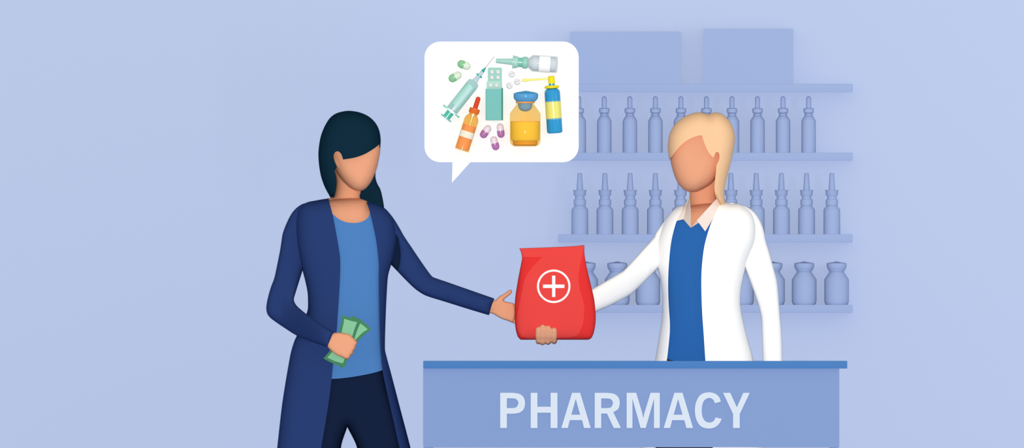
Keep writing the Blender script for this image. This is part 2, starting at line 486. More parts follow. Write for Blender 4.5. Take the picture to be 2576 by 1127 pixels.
capsule((1145.2, 193.2), (1, -.55), 18, 10.3, G['green'], G['pale'], 'green and pale capsule pill tilted upward, the lower of two', 'green capsules')
capsule((1221.8, 331.2), (.58, -.81), 18.4, 9.6, G['purple'], G['pink'], 'purple and pink capsule leaning right beside the orange dropper bottle', 'purple capsules')
capsule((1259.3, 328.6), (-.11, -.99), 18.4, 9.3, G['purple'], G['pink'], 'purple and pink capsule almost upright just left of the amber vial', 'purple capsules')
capsule((1244.6, 360.3), (-.27, -.96), 18.2, 9.5, G['purple'], G['pink'], 'purple and pink capsule lowest of the three, below the teal carton', 'purple capsules')

def tablet(bmA, bmB, bmC, c, r, th, tilt, sc, y):
    """disc seen a little from one side: face, rim and score line"""
    n = Vector((tilt[0], -1, -tilt[1])).normalized()
    o = P(c[0], c[1], y)
    lathe(bmA, [(th / S * .55, 0), (th / S * .55, r / S * .98), (th / S * .86, r / S * .94), (th / S, r / S * .86), (th / S, 0)], o, n, seg=36, cap=False)
    lathe(bmB, [(0, 0), (0, r / S * .9), (th / S * .18, r / S), (th / S * .54, r / S), (th / S * .54, 0)], o, n, seg=36, cap=False)
    e = Vector((sc[0], 0, -sc[1])); e = (e - n * e.dot(n)).normalized(); f = n.cross(e)
    q = o + n * (th / S)
    h, w = r * .8 / S, .35 / S
    vs = [bmC.verts.new(q + e * a * h + f * b * w + n * k) for k in (-.0003, .0003) for a, b in ((-1, -1), (1, -1), (1, 1), (-1, 1))]
    for q4 in ((3, 2, 1, 0), (4, 5, 6, 7), (0, 1, 5, 4), (1, 2, 6, 5), (2, 3, 7, 6), (3, 0, 4, 7)): bmC.faces.new([vs[i] for i in q4])
for c, tl, sc, lab in (((1287.3, 187.2), (.02, -.33), (.9, -.45), 'round white scored tablet, topmost of three under the nasal spray'),
                       ((1301, 206.2), (.02, -.33), (.9, -.45), 'round white scored tablet at the tip of the yellow spray arm'),
                       ((1281.4, 215.8), (.3, -.22), (.76, .65), 'round white scored tablet, lowest of three, beside the blister pack')):
    t = thing('tablet', P(c[0], c[1], YB), lab, 'pill', 'loose white tablets')
    a, b, d = bmesh.new(), bmesh.new(), bmesh.new(); tablet(a, b, d, c, 8.1, 6, tl, sc, YB - .0042)
    obj('tablet_face', a, G['tablet'], t); obj('tablet_rim', b, G['rim'], t); obj('score_line', d, G['score'], t)

def seq(t, name, prof, o, d, m, seg=40, lab=None):
    bm = bmesh.new(); lathe(bm, [(a / S, b / S) for a, b in prof], o, d, cap=False, seg=seg)
    q = obj(name, bm, m, t)
    if lab: tag(q, lab)
    return q
# syringe
t = thing('syringe', P(1170, 235, YB), 'aqua syringe with long thin needle pointing up to the right', 'syringe')
d = dirp(.618, -.786); o = P(1121.9, 296.9, YB - 16.5 / S)
br = seq(t, 'barrel', [(23, 0), (23, 15.7), (108, 15.7), (113, 14.6), (116, 12), (117, 7), (117, 0)], o, d, G['barrel'])
seq(t, 'serum', [(40, 0), (40, 13.2), (104, 13.2), (104, 0)], o, d, G['serum'])
# pale plunger rod seen through the barrel
bm = bmesh.new()
u = Vector((.786, 0, -.618))
for a, h in ((0, 4.2),):
    pts = []
    c0, c1 = o + d * (26 / S), o + d * (100 / S)
    for cc in (c0, c1):
        for s_ in (-1, 1): pts.append((cc, s_))
    vs = []
    for yy in (-13.9, -12.8):
        for cc in (c0, c1):
            for s_ in (-1, 1):
                vs.append(bm.verts.new(cc + u * ((1.5 + s_ * h) / S) + Vector((0, yy / S, 0))))
    for q4 in ((0, 1, 3, 2), (4, 6, 7, 5), (0, 4, 5, 1), (1, 5, 7, 3), (3, 7, 6, 2), (2, 6, 4, 0)): bm.faces.new([vs[i] for i in q4])
obj('plunger_stem', bm, G['rod'], t)
def slab(t, name, c, ax, hw, th, m, yh):
    """finger flange: long bar across the axis"""
    bm = bmesh.new(); uu = Vector((ax.z, 0, -ax.x)) * -1
    n = 20; pr = []
    for i in range(n * 2):
        s_ = 1 if i < n else -1; a = math.pi * (i % n) / (n - 1) - math.pi / 2
        pr.append((s_ * (hw - yh) + s_ * math.cos(a) * yh, s_ * math.sin(a) * yh))
    rows_ = []
    for k in (0, th):
        rows_.append([bm.verts.new(c + ax * (k / S) + uu * (a / S) + Vector((0, b / S, 0))) for a, b in pr])
    m_ = len(pr)
    for i in range(m_): bm.faces.new((rows_[0][i], rows_[0][(i + 1) % m_], rows_[1][(i + 1) % m_], rows_[1][i]))
    bm.faces.new(rows_[0]); bm.faces.new(rows_[1])
    return obj(name, bm, m, t)
slab(t, 'finger_flange', o + d * (19.5 / S), d, 25.5, 4.2, G['aqua'], 11)
seq(t, 'plunger', [(2, 0), (2, 9.6), (21, 9.6), (21, 0)], o, d, G['teal'])
seq(t, 'thumb_rest', [(-1.8, 0), (-1.8, 14.6), (-.8, 15.8), (1.2, 15.8), (2.2, 14.6), (2.2, 0)], o, d, G['aqua'])
seq(t, 'clear_tip', [(117, 0), (117, 8.3), (121, 7.6), (130, 5.6), (134, 5.6), (134, 0)], o, d, G['clear'])
seq(t, 'needle_collar', [(133.4, 0), (133.4, 8.4), (137.4, 8.4), (137.4, 0)], o, d, G['teald'])
seq(t, 'clear_sleeve', [(137.4, 0), (137.4, 5.2), (148.5, 4.6), (148.5, 0)], o, d, G['clear'])
seq(t, 'needle_hub', [(148, 0), (148, 4.2), (153, 4), (157, 2.2), (160, 1.9), (161.5, 1.2), (161.5, 0)], o, d, G['teald'])
seq(t, 'needle', [(161, 0), (161, .55), (196, .5), (198.6, 0)], o, d, G['steel'], 12)

# blister packs and carton
def blister(name, x0, x1, y0, y1, y, m, tabs, lab):
    t = thing(name, P((x0 + x1) / 2, y1, y), lab, 'blister pack', 'blister packs in the carton')
    r = 4; pl = []
    for cx, cy, a0 in ((x1 - r, y0 + r, -90), (x1 - r, y1 - r, 0), (x0 + r, y1 - r, 90), (x0 + r, y0 + r, 180)):
        for k in range(6):
            a = math.radians(a0 + 18 * k); pl.append((cx + r * math.cos(a), cy + r * math.sin(a)))
    bm = bmesh.new(); extrude_poly(bm, [pl], y, y + .0012); obj('foil_card', bm, m, t)
    for c in tabs:
        a, b, e = bmesh.new(), bmesh.new(), bmesh.new()
        tablet(a, b, e, c, 5, 4, (0, -.12), (.95, -.25), y)
        p = obj('blister_tablet', a, G['tablet'], t)
        obj('tablet_rim', b, G['rim'], p); obj('score_line', e, G['score'], p)
blister('blister_pack', 1227.3, 1262.6, 170, 240, YB - .0030, G['blister'], [(1237.7, 181.3), (1252.7, 181.3), (1237.7, 195.5), (1252.7, 195.5)], 'mint blister pack with four white tablets, the rear one standing higher in the carton')
blister('blister_pack', 1224.2, 1259.6, 203.3, 245, YB - .0105, G['blister2'], [(1234.4, 214.9), (1249.4, 214.9)], 'paler mint blister pack with two tablets, in front and lower in the carton')
t = thing('carton', P(1243, 302.7, YB), 'open teal medicine carton holding two blister packs', 'box')
w, hgt, dp = 41.3 / S, 79.1 / S, 16.5 / S
ang = math.radians(13)
# the carton is turned a little so that its right side shows
exv = Vector((math.cos(ang), -math.sin(ang), 0)) ; eyv = Vector((math.sin(ang), math.cos(ang), 0))
# front-left corner
c0 = P(1221.7, 302.7, YB - .0015 - dp * math.cos(ang) * 1.0 )
def carton_panel(name, a, b, th, m, z0, z1):
    bm = bmesh.new(); n = (b - a).cross(Vector((0, 0, 1))).normalized() * th
    vs = [bm.verts.new(p + Vector((0, 0, zz))) for zz in (z0, z1) for p in (a, b, b - n, a - n)]
    for q4 in ((3, 2, 1, 0), (4, 5, 6, 7), (0, 1, 5, 4), (1, 2, 6, 5), (2, 3, 7, 6), (3, 0, 4, 7)): bm.faces.new([vs[i] for i in q4])
    return obj(name, bm, m, t)
A = c0; B = c0 + exv * w; C = B + eyv * dp * .98; D = A + eyv * dp * .98
shift = Vector((0, -max(0, max(C.y, D.y) - (YB - .0008)), 0))
A, B, C, D = A + shift, B + shift, C + shift, D + shift
carton_panel('front_panel', A, B, .0008, G['box'], 0, hgt)
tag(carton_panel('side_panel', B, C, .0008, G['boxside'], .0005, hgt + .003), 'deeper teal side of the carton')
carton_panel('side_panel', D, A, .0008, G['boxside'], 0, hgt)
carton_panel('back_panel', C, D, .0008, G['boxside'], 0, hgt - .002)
bm = bmesh.new(); vs = [bm.verts.new(p + Vector((0, 0, k))) for k in (0, .0008) for p in (A, B, C, D)]
for q4 in ((3, 2, 1, 0), (4, 5, 6, 7), (0, 1, 5, 4), (1, 2, 6, 5), (2, 3, 7, 6), (3, 0, 4, 7)): bm.faces.new([vs[i] for i in q4])
obj('bottom_panel', bm, G['box'], t)
CARTON_Y = (A.y, B.y)

# orange dropper bottle
t = thing('dropper_bottle', P(1175, 320, YB), 'orange glass dropper bottle with red rubber bulb leaning right in the speech bubble', 'bottle')
d = dirp(43, -134.8); o = P(1161.5, 378.3, YB - 19 / S)
seq(t, 'glass_body', [(0, 0), (0, 17), (1.2, 18.2), (80, 18.2), (86, 16.6), (91, 13.4), (94, 9.6), (97, 9.6), (97, 0)], o, d, G['oglass'])
seq(t, 'liquid', [(3.5, 0), (3.5, 15), (5, 16.6), (66, 16.6), (66, 0)], o, d, G['oliq'])
seq(t, 'neck_ring', [(93.6, 0), (93.6, 9.8), (94.6, 10.9), (97.2, 10.9), (98.2, 9.8), (98.2, 0)], o, d, G['oring'])
seq(t, 'screw_cap', [(98.2, 0), (98.2, 12.6), (99, 13.2), (110, 13.2), (110.6, 12.4), (110.6, 0)], o, d, G['orange'])
seq(t, 'rubber_bulb', [(110, 0), (110, 6.6), (113, 6.1)] + dome(135.6, 6), o, d, G['redbulb'])
seq(t, 'pipette', [(64, 0), (64, 3.4), (96, 3.4), (96, 0)], o + Vector((0, -11 / S, 0)), d, G['pipette'], 20)
lb = seq(t, 'label', [(33.5, 17.5), (33.5, 18.6), (50, 18.6), (50, 17.5)], o, d, G['label'], 40)

# amber vial
t = thing('medicine_vial', P(1321, 368, YB), 'large amber glass vial of yellow liquid with a blue cap', 'vial')
d = Vector((0, 0, 1)); o = P(1321.2, 368.7, YB - 39.5 / S)
seq(t, 'glass_body', [(0, 0), (0, 26), (1, 29.5), (3.5, 33.5), (8, 37), (13, 38.6), (83.4, 38.7), (100, 26.5), (109, 20), (109, 0)], o, d, G['amber'], 56)
seq(t, 'liquid', [(13, 0), (13, 30), (15, 34), (19, 36.6), (62, 36.6), (62, 0)], o, d, G['yliq'], 56)
seq(t, 'liquid_surface', [(62, 0), (62, 36.5), (63.4, 36.5), (63.4, 0)], o, d, G['surf'], 56)
seq(t, 'base', [(2.2, 0), (2.2, 26), (5, 31), (13, 31), (13, 0)], o, d, G['vbase'], 56)
seq(t, 'stopper', [(88.4, 0), (88.8, 5), (90.5, 10), (94, 14.5), (99, 17.2), (104, 17.8), (109, 17.8), (109, 0)], o, d, G['plug'], 48)
seq(t, 'neck_lip', [(109, 0), (109, 23.4), (110, 24), (112.4, 24), (113.2, 23.4), (113.2, 0)], o, d, G['lip'], 48)
cp = seq(t, 'vial_cap', [(113.2, 0), (113.2, 23.5), (116, 26.8), (120, 29.8), (124, 31), (132, 31), (133.2, 30.4), (133.2, 0)], P(1322.7, 368.7, YB - 39.5 / S), d, G['vcap'], 56)
seq(t, 'cap_top', [(133.2, 0), (133.2, 30.4), (135, 28), (137.4, 20), (138.2, 13), (139.6, 8), (140.6, 0)], P(1322.7, 368.7, YB - 39.5 / S), d, G['vtop'], 48)

# throat spray
t = thing('throat_spray', P(1392, 335, YB), 'blue and yellow throat spray can with long yellow side nozzle', 'spray bottle')
d = dirp(-7.2, -112); o = P(1395.9, 335.4, YB - 20.5 / S)
seq(t, 'can', [(0, 0), (0, 14), (.8, 17), (2.5, 19), (5, 19.7), (102, 19.7), (107, 18.8), (111, 15.5), (113, 11), (114, 0)], o, d, G['can'])
seq(t, 'label', [(37.6, 19), (37.6, 20), (79.4, 20), (79.4, 19)], o, d, G['canlab'])
for k in (35.8, 80.6): seq(t, 'label_line', [(k - .4, 19), (k - .4, 19.95), (k + .4, 19.95), (k + .4, 19)], o, d, G['line'])
seq(t, 'collar_disc', [(113, 0), (113, 15), (114.5, 18), (117, 18.7), (119.5, 18), (121, 14), (121, 0)], o, d, G['yellow'])
seq(t, 'neck', [(120, 0), (120, 7.5), (127, 7.5), (127, 0)], o, d, G['can'])
seq(t, 'nozzle_head', [(125.5, 0), (125.5, 8.9), (143, 8.1), (143, 0)], o, d, G['yellow'])
seq(t, 'head_top', [(143, 0), (143, 8.1), (144.2, 7), (144.6, 0)], o, d, G['yelo'])
seq(t, 'spray_arm', [(0, 0), (0, 1), (1.5, 1.8), (2, 3.2), (3.5, 3.6), (13, 3.5), (22, 2.5), (60, 2.7), (70, 2.7), (70, 0)], P(1312.2, 202.4, YB - 20.5 / S), dirp(68, -4.6), G['arm'], 20)

# nasal spray lying across
t = thing('nasal_spray_bottle', P(1325, 160, YB), 'grey nasal spray bottle with mint nozzle lying across the bubble top', 'bottle')
d = dirp(1587, 105); o = P(1247.4, 152.8, YB - 22 / S)
seq(t, 'bottle_body', [(80.5, 0), (80.5, 11), (83, 12.5), (90, 19), (92.5, 20.6), (95, 21), (152, 21), (155, 19.5), (156.2, 10), (156.4, 0)], o, d, G['gglass'], 44)
seq(t, 'solution', [(85, 0), (85, 10.5), (93, 17.5), (97, 18.3), (149, 18.3), (152, 16), (152, 0)], o, d, G['solution'], 44)
seq(t, 'label', [(109, 20.4), (109, 21.4), (137, 21.4), (137, 20.4)], o, d, G['wlabel'], 44)
seq(t, 'pump_collar', [(66.5, 0), (66.5, 12.5), (68, 14.6), (71, 15.4), (77, 15.4), (80, 14), (81, 11.5), (81, 0)], o, d, G['mintm'], 44)
seq(t, 'pump_neck', [(55, 0), (55, 11.9), (67, 11.9), (67, 0)], o, d, G['mintd'], 44)
seq(t, 'finger_ring', [(42, 0), (42, 16), (42.6, 17), (44.6, 17), (45.4, 15.2), (47, 15.6), (53, 15.4), (55.5, 14), (56, 12), (56, 0)], o, d, G['mint'], 44)
seq(t, 'nozzle', [(0, 0), (0, 4.6), (1.2, 5.7), (42.5, 8.3), (42.5, 0)], o, d, G['mint'], 44)

# ================================================================== red paper bag
YG = -1.76
BAG = [(1306.6, 624.8, 1), (1379.4, 622.4), (1444, 619.4), (1469.6, 616.6, 1), (1470.3, 641), (1476.3, 674.5), (1488.2, 724.2), (1494.9, 754), (1498, 786.3), (1497.9, 811), (1493.7, 836), (1487.5, 850), (1480, 854.4, 1),
       (1309.5, 854.4, 1), (1302.4, 846), (1296.9, 823.6), (1294.9, 791.3), (1296, 754), (1302.4, 709.3), (1312.3, 657), (1313.5, 649.7), (1311, 634.8)]
def bagT(x, y): return .006 + .030 * ss(622, 720, y)
bag = thing('paper_bag', P(1396, 854.4, YG), 'red paper pharmacy bag with white cross emblem held over the counter', 'bag')
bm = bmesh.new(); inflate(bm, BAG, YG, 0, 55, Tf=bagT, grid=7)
tag(obj('bag_body', bm, M['redshade'], bag), 'folded sides and back of the bag with shade painted deeper red')  # shade of the bag's side facets is painted as deeper red
PAN = [(1306.6, 624.8, 1), (1379.4, 622.4), (1444, 619.4), (1469.6, 616.6, 1), (1463.9, 647.2), (1456.4, 684.5), (1456, 711.8), (1461.4, 739), (1467.6, 759), (1469.6, 783.9), (1466.3, 813.7), (1457.6, 836), (1451.4, 844), (1429, 849.2), (1399, 852.2), (1380, 853.6, 1),
       (1332, 853.6, 1), (1314.8, 846), (1302.4, 829.8), (1299.4, 813.7), (1303.6, 783.9), (1312.3, 739), (1318.5, 706.8), (1329.7, 684.5), (1347, 663.4), (1364.5, 646.7, 1), (1314, 646.7, 1), (1311, 634.8)]
bm = bmesh.new(); inflate(bm, PAN, YG, 0, 55, ref=BAG, off=.0012, kb=-.6, Tf=bagT, grid=7)
pan = tag(obj('front_panel', bm, M['red'], bag), 'lighter red front face of the bag')
bagp = smooth(BAG)
def bagfront(q, off):
    q = np.array(q, float); dd = dist(q, bagp)
    return YG - prof(dd / 55) * bagT(q[:, 0], q[:, 1]) - off
bm = bmesh.new()
cx, cy = 1392.9, 720.2; N = 72; rows_ = []
for off in (.0018, .0006):
    for r in (37.0, 38.7, 40.4, 42.1):
        q = [(cx + r * math.cos(2 * math.pi * i / N), cy + r * math.sin(2 * math.pi * i / N)) for i in range(N)]
        rows_.append([bm.verts.new(P(a, b, y)) for (a, b), y in zip(q, bagfront(q, off))])
order = [0, 1, 2, 3, 7, 6, 5, 4]
for a, b in zip(order, order[1:] + order[:1]):
    for i in range(N): bm.faces.new((rows_[a][i], rows_[a][(i + 1) % N], rows_[b][(i + 1) % N], rows_[b][i]))
obj('emblem_ring', bm, M['emblem'], pan)
bm = bmesh.new()
c12 = [(1388.8, 693.4), (1397, 693.4), (1397, 715.8), (1419.9, 715.8), (1419.9, 724.5), (1397, 724.5), (1397, 747), (1388.8, 747), (1388.8, 724.5), (1366, 724.5), (1366, 715.8), (1388.8, 715.8)]
inflate(bm, [p + (1,) for p in c12], YG, 0, 55, ref=BAG, off=.0018, kb=-.9, Tf=bagT, grid=5, step=3, rings=())
obj('emblem_cross', bm, M['emblem'], pan)

# ================================================================== customer
YC = -1.81
cus = thing('person', P(880, 1722, YC), 'dark haired person in navy cardigan holding green banknotes, reaching toward the red bag', 'person', None)
HO = [(878.8, 278.9), (903, 282.4), (922.9, 290.4), (937.8, 301.6), (949, 316.5), (955.2, 333.3), (957.6, 352), (957, 364), (956.4, 372.4, 1)]
HL = [(831.6, 497.4, 1), (817.3, 470.7), (808, 444.6), (803, 417.3), (801.1, 390), (802.4, 369.3), (806.7, 344.5), (814.2, 323.4), (823.5, 306), (832.2, 294.8), (844.6, 286), (860.7, 280.9)]
HAIR = HO + [(955.2, 360.6, 1), (949, 367.5), (935.3, 377.4), (916.6, 388), (891.8, 396.6), (863, 401.4, 1),
             (860.7, 393.7), (856.4, 385), (849, 380.6), (842, 384.3), (839.4, 392.4), (840.9, 403.6), (847.7, 420, 1), (841.2, 430.6, 1), (844, 440.9), (845.6, 454.5), (844.8, 469.4), (841.5, 486.8), (838.4, 496.1, 1)] + HL
HREF = [(878.8, 278.9), (903, 282.4), (922.9, 290.4), (937.8, 301.6), (949, 316.5), (955.2, 333.3), (957.6, 352), (958, 372.4), (957, 395), (952, 420), (944, 440), (925, 475), (900, 495), (870, 500), (831.6, 497.4)] + HL[1:]
HBACK = HO[:8] + [(954, 374), (948, 395), (941, 420), (930, 440), (905, 460), (882, 446), (864, 426), (850, 408), (826, 418), (810, 412)] + HL[4:]
FACE = [(956, 366), (956, 383.7), (953.3, 398.6), (949, 418.5), (944, 434.7), (936.5, 452), (927.8, 465.7), (917.9, 475.7), (908, 480), (899.3, 479.8), (889.3, 476.9), (876.9, 468.8), (865.7, 458.3), (856.4, 447.7), (846, 432), (836, 410), (824, 385), (822, 350), (834, 318), (858, 298), (890, 294), (922, 302), (944, 328)]
yh = YC - .035
b = bmesh.new()
inflate(b, FACE, yh - .012, .088, 62)                                   # head
inflate(b, [(846, 372), (860, 388), (868, 402), (862, 425), (849, 424), (838, 402), (838, 385)], yh - .055, .03, 14)   # ear
NECK = [(843, 425), (880, 440), (907.5, 470), (907.8, 482), (905.8, 498.6), (922.2, 506.7), (945, 525), (940, 560), (890, 570), (830, 560), (812, 520), (825, 499.5), (838.4, 496.5), (842, 487), (845.2, 470), (846, 455), (844, 441)]
inflate(b, NECK, YC + .024, .046, 30, pw=2.2)
inflate(b, [(825, 505), (905, 500), (940, 520), (965, 570), (955, 640), (950, 720), (955, 820), (965, 930), (970, 1000), (880, 1040), (775, 1000), (775, 900), (790, 800), (785, 700), (760, 640), (745, 570), (770, 525)], YC - .006, .08, 75, pw=2.6)   # trunk
def T(pts, r): tube(b, [P(*p) for p in pts], [k / S for k in r])
def ycL(x, y): return YC - .225 * ss(700, 838, x) ** .85 * ss(690, 800, y)
def ycR(x, y): return YC + .104 * ss(985, 1235, x)
T([(x, y, float(ycL(x, y))) for x, y in ((775, 562), (726, 690), (706, 760), (712, 788), (738, 806), (770, 824), (805, 842), (835, 855))], [22, 16, 14, 13, 12, 12, 13, 16])      # arm with the notes
T([(x, y, float(ycR(x, y))) for x, y in ((958, 566), (1026, 645), (1072, 712), (1150, 741), (1200, 758), (1238, 771))], [14, 12, 13, 14, 14, 15])  # reaching arm
for hx, kx, ax in ((822, 806, 800), (945, 968, 985)): T([(hx, 1000, YC), (kx + (hx - kx) * .5, 1150, YC - .01), (kx, 1340, YC - .015), (kx + (ax - kx) * .5, 1480, YC + .01), (ax, 1680, YC + .015)], [38, 30, 27, 25, 20])
# fist round the notes
YF = YC - .222
FIST = [(833, 838), (850, 836.3), (868.2, 838.5), (879.5, 841), (886.6, 847.5), (895.2, 856.7), (898.3, 862.4), (897.6, 866.5), (893.8, 870.2, 1), (893.6, 876), (888, 883.7, 1), (886.6, 890), (881.3, 894.4, 1), (878.6, 901), (873.9, 903.6), (866.8, 902.2), (856.8, 897), (846.9, 893.4), (837, 886), (824, 873), (815, 858), (820, 842)]
inflate(b, FIST, YF, .021, 16, kb=.55, grid=5, step=2)
for (kx, ky), (ex_, ey_) in zip(((890, 861), (887, 874), (881, 886), (873, 896)), ((858, 850), (855, 863), (852, 875), (850, 885))):
    T([(kx - 8, ky - 3, YF + .003), (kx, ky, YF + .010), (kx - 2, ky, YF + .032), (kx - 13, ky - 4, YF + .044), (ex_, ey_, YF + .040)], [8.2, 8, 7.2, 6.6, 6])
T([(842, 852, YF + .006), (858, 845, YF + .012), (873, 845, YF + .036), (882, 850, YF + .040)], [9, 8.5, 7, 6.2])              # thumb behind the notes
# open hand behind the bag
YH = YC + .104
HAND = [(1220, 752), (1242.6, 755.8), (1249, 753), (1254, 747.3), (1262, 742.3), (1270, 738.3), (1279.6, 730.3), (1284.4, 728.5), (1288, 731), (1286.8, 736.7), (1279.6, 743.9), (1270, 751), (1265, 755.5, 1), (1270, 758), (1280, 760.6), (1292, 764), (1296, 790), (1290, 811.5), (1286, 810.2), (1274.8, 805.9), (1265, 803.2), (1252.5, 796.8), (1238, 788.6), (1218, 784)]
inflate(b, HAND, YH, .013, 12, grid=5, step=2)
for p in (((1268, 767), (1300, 771.5), (1345, 782)), ((1266, 777), (1300, 783), (1353, 797)), ((1264, 787), (1300, 795.7), (1345, 812)), ((1264, 795), (1298, 809.7), (1328, 823))):
    T([q + (YH + (.004 if i < 2 else .010),) for i, q in enumerate(p)], [6.2, 5.6, 4.8])
o = obj('body', b, M['skin'], cus); remesh(o, .0026)

b = bmesh.new()
inflate(b, HAIR, yh, .112, 72, ref=HREF, off=.004, grid=7)
inflate(b, inset(HBACK), yh, .112, 72, off=0, kf=-.15, kb=1)
BACK = [(850, 440), (944.6, 434, 1), (944.6, 447), (949, 462), (956.4, 475.7), (962, 496.8), (966.2, 523.3), (968, 545), (930, 560), (860, 548), (838, 499), (826, 471), (822, 446)]
inflate(b, BACK, yh + .095, .032, 30)
obj('hair', b, M['hair'], cus)

# cardigan
TREF = [(825.7, 499.3), (798.8, 503.7), (767.8, 511.4), (750, 530), (745, 570), (750, 625), (761.2, 680), (767.8, 705.7), (773.5, 733.5), (775, 758), (774, 780), (765, 805), (747, 844), (740, 859.6), (731.8, 887.4), (725.3, 921.6), (717, 970.6), (709, 1024), (697.5, 1127), (687, 1235), (1058, 1235),
        (1032.6, 1127), (1005.7, 1024), (983.3, 938), (969.4, 885.7), (968.3, 876), (968.6, 844), (971, 774.3), (974.3, 712), (976.8, 690.2), (984, 665), (991.5, 635), (995.6, 610.6), (996.4, 600), (990, 555), (970, 527), (945.8, 514.3), (922, 507), (900, 502), (860, 500)]
LPAN = [(825.7, 499.3, 1), (836.3, 538), (844.5, 579.6), (851.9, 622), (855.6, 648.2), (856, 676.3), (854.3, 722), (850.2, 787.4), (846.6, 836.4), (838, 915), (834.2, 953.5), (825, 1024), (807.9, 1127), (792, 1235, 1), (687, 1235, 1),
        (697.5, 1127), (709, 1024), (717, 970.6), (725.3, 921.6), (731.8, 887.4), (740, 859.6), (747, 844), (765, 805), (774, 780), (775, 758), (773.5, 733.5), (767.8, 705.7), (761.2, 680), (750, 625), (745, 570), (750, 530), (767.8, 511.4), (798.8, 503.7)]
RPAN = [(922, 507, 1), (930.6, 534.7), (937.6, 563.3), (945, 597.6), (949.8, 631.9), (952.8, 664), (952.8, 709), (954, 774.3), (956, 844), (958.8, 897), (962, 930.6), (967, 957), (982, 1024), (1005.3, 1127), (1031, 1235, 1), (1058, 1235, 1),
        (1032.6, 1127), (1005.7, 1024), (983.3, 938), (969.4, 885.7), (968.3, 876), (968.6, 844), (971, 774.3), (974.3, 712), (976.8, 690.2), (984, 665.5, 1), (991.5, 635), (995.6, 610.6), (996.4, 600), (990, 555), (970, 527), (945.8, 514.3)]
TT, RR = .105, 85
b = bmesh.new()
inflate(b, LPAN, YC, TT, RR, ref=TREF, off=.010)
inflate(b, RPAN, YC, TT, RR, ref=TREF, off=.010)
inflate(b, [(840, 506, 1), (910, 506, 1), (958, 700), (955, 900), (945, 1000), (895, 1060), (873, 1066, 1), (850, 1060), (800, 1000), (820, 850), (810, 700)], YC, TT, RR, ref=TREF, off=.010, kf=-.75, kb=1)
LSL = [(786, 513), (767.8, 511.4), (754.7, 516.7), (741.6, 527.4), (731.8, 540.4), (720.4, 563.3), (711.4, 587.8), (707.4, 612.3), (704.9, 628.6), (697.9, 664), (690.2, 699.2), (681.2, 723.7), (673.9, 749.8), (670.1, 772.7), (672.2, 788.2), (679.6, 798.8), (694.3, 810.2), (717.2, 825.7), (746.5, 844), (785, 860), (824, 873.2, 1), (840, 834.6, 1),
       (815, 821), (790, 804), (771.4, 790.6), (758, 780), (746.5, 769.4), (740, 758.8), (739.2, 751.4), (743.3, 736.7), (753, 705.7), (761.2, 680), (778, 635), (792, 580), (797, 540)]
inflate(b, LSL, YC, .042, 36, ycf=ycL, off=.001)
RSL = [(952, 522), (965.4, 522.8), (976.8, 533), (991.5, 551.8), (1004.5, 573), (1016, 593.5), (1035.6, 622.9), (1063.3, 664), (1084, 692.5), (1090, 697.5), (1119.9, 707.9), (1183.8, 730.3), (1243.2, 751, 1), (1230, 792.9, 1), (1183.8, 779), (1119.9, 759), (1075, 745), (1062.4, 739), (1043.7, 726), (1019.2, 702.5), (997.2, 679.6, 1),
       (998.3, 664), (1000, 643), (1000, 627), (996.4, 600.8, 1), (985, 590), (962, 565), (948, 540)]
inflate(b, RSL, YC, .042, 36, ycf=ycR, off=.001)
card = obj('cardigan', b, M['navy'], cus)
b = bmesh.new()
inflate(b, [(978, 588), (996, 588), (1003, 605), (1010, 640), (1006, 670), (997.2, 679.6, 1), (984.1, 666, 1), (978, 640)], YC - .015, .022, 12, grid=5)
tag(obj('underarm_shade', b, M['navyshade'], card), 'painted dark navy shade under the reaching arm')  # sleeve shade under the arm, painted as a separate dark piece
b = bmesh.new()
inflate(b, [(815, 520), (836.3, 538), (852.7, 551), (869, 558.4), (887, 560.8), (905, 559.2), (919.6, 552.7), (927.8, 543.7), (930.8, 534, 1), (940, 530, 1), (956, 620), (960, 720), (962, 830), (965, 890), (971, 927.5, 1), (962, 931), (945.8, 936.3), (921.3, 942), (888.6, 947.8), (856, 951.9), (834.2, 953), (815, 953.5, 1), (815, 850), (825, 720), (822, 620), (810, 540)],
        YC, TT, RR, ref=TREF, off=.003, kb=.8)
obj('t_shirt', b, M['blue'], cus)
b = bmesh.new()
inflate(b, [(815, 870, 1), (960, 870, 1), (975, 960), (998, 1040), (1015, 1127), (1030, 1300), (1020, 1500), (1018, 1668, 1), (955, 1668, 1), (945, 1500), (920, 1250), (898.4, 1127), (873.6, 1073.6, 1), (857.6, 1127), (850, 1300), (836, 1500), (828, 1668, 1), (770, 1668, 1), (770, 1500), (765, 1300), (772, 1127), (785, 1024), (800, 960)], YC, .099, 50)
obj('trousers', b, M['trouser'], cus)
def shoe(par, cx, yc, m, s=1):
    b = bmesh.new()
    tube(b, [P(cx, 1678, yc + .015), P(cx + 2 * s, 1700, yc + .01), P(cx + 4 * s, 1702, yc - .06), P(cx + 7 * s, 1707, yc - .14)], [.036, .036, .034, .026])
    box(b, X(cx - 30), X(cx + 42), yc - .17, yc + .05, .0005, .018, .006)
    obj('shoe', b, m, par)
shoe(cus, 799, YC, M['shoe'], -1); shoe(cus, 985, YC, M['shoe'], 1)

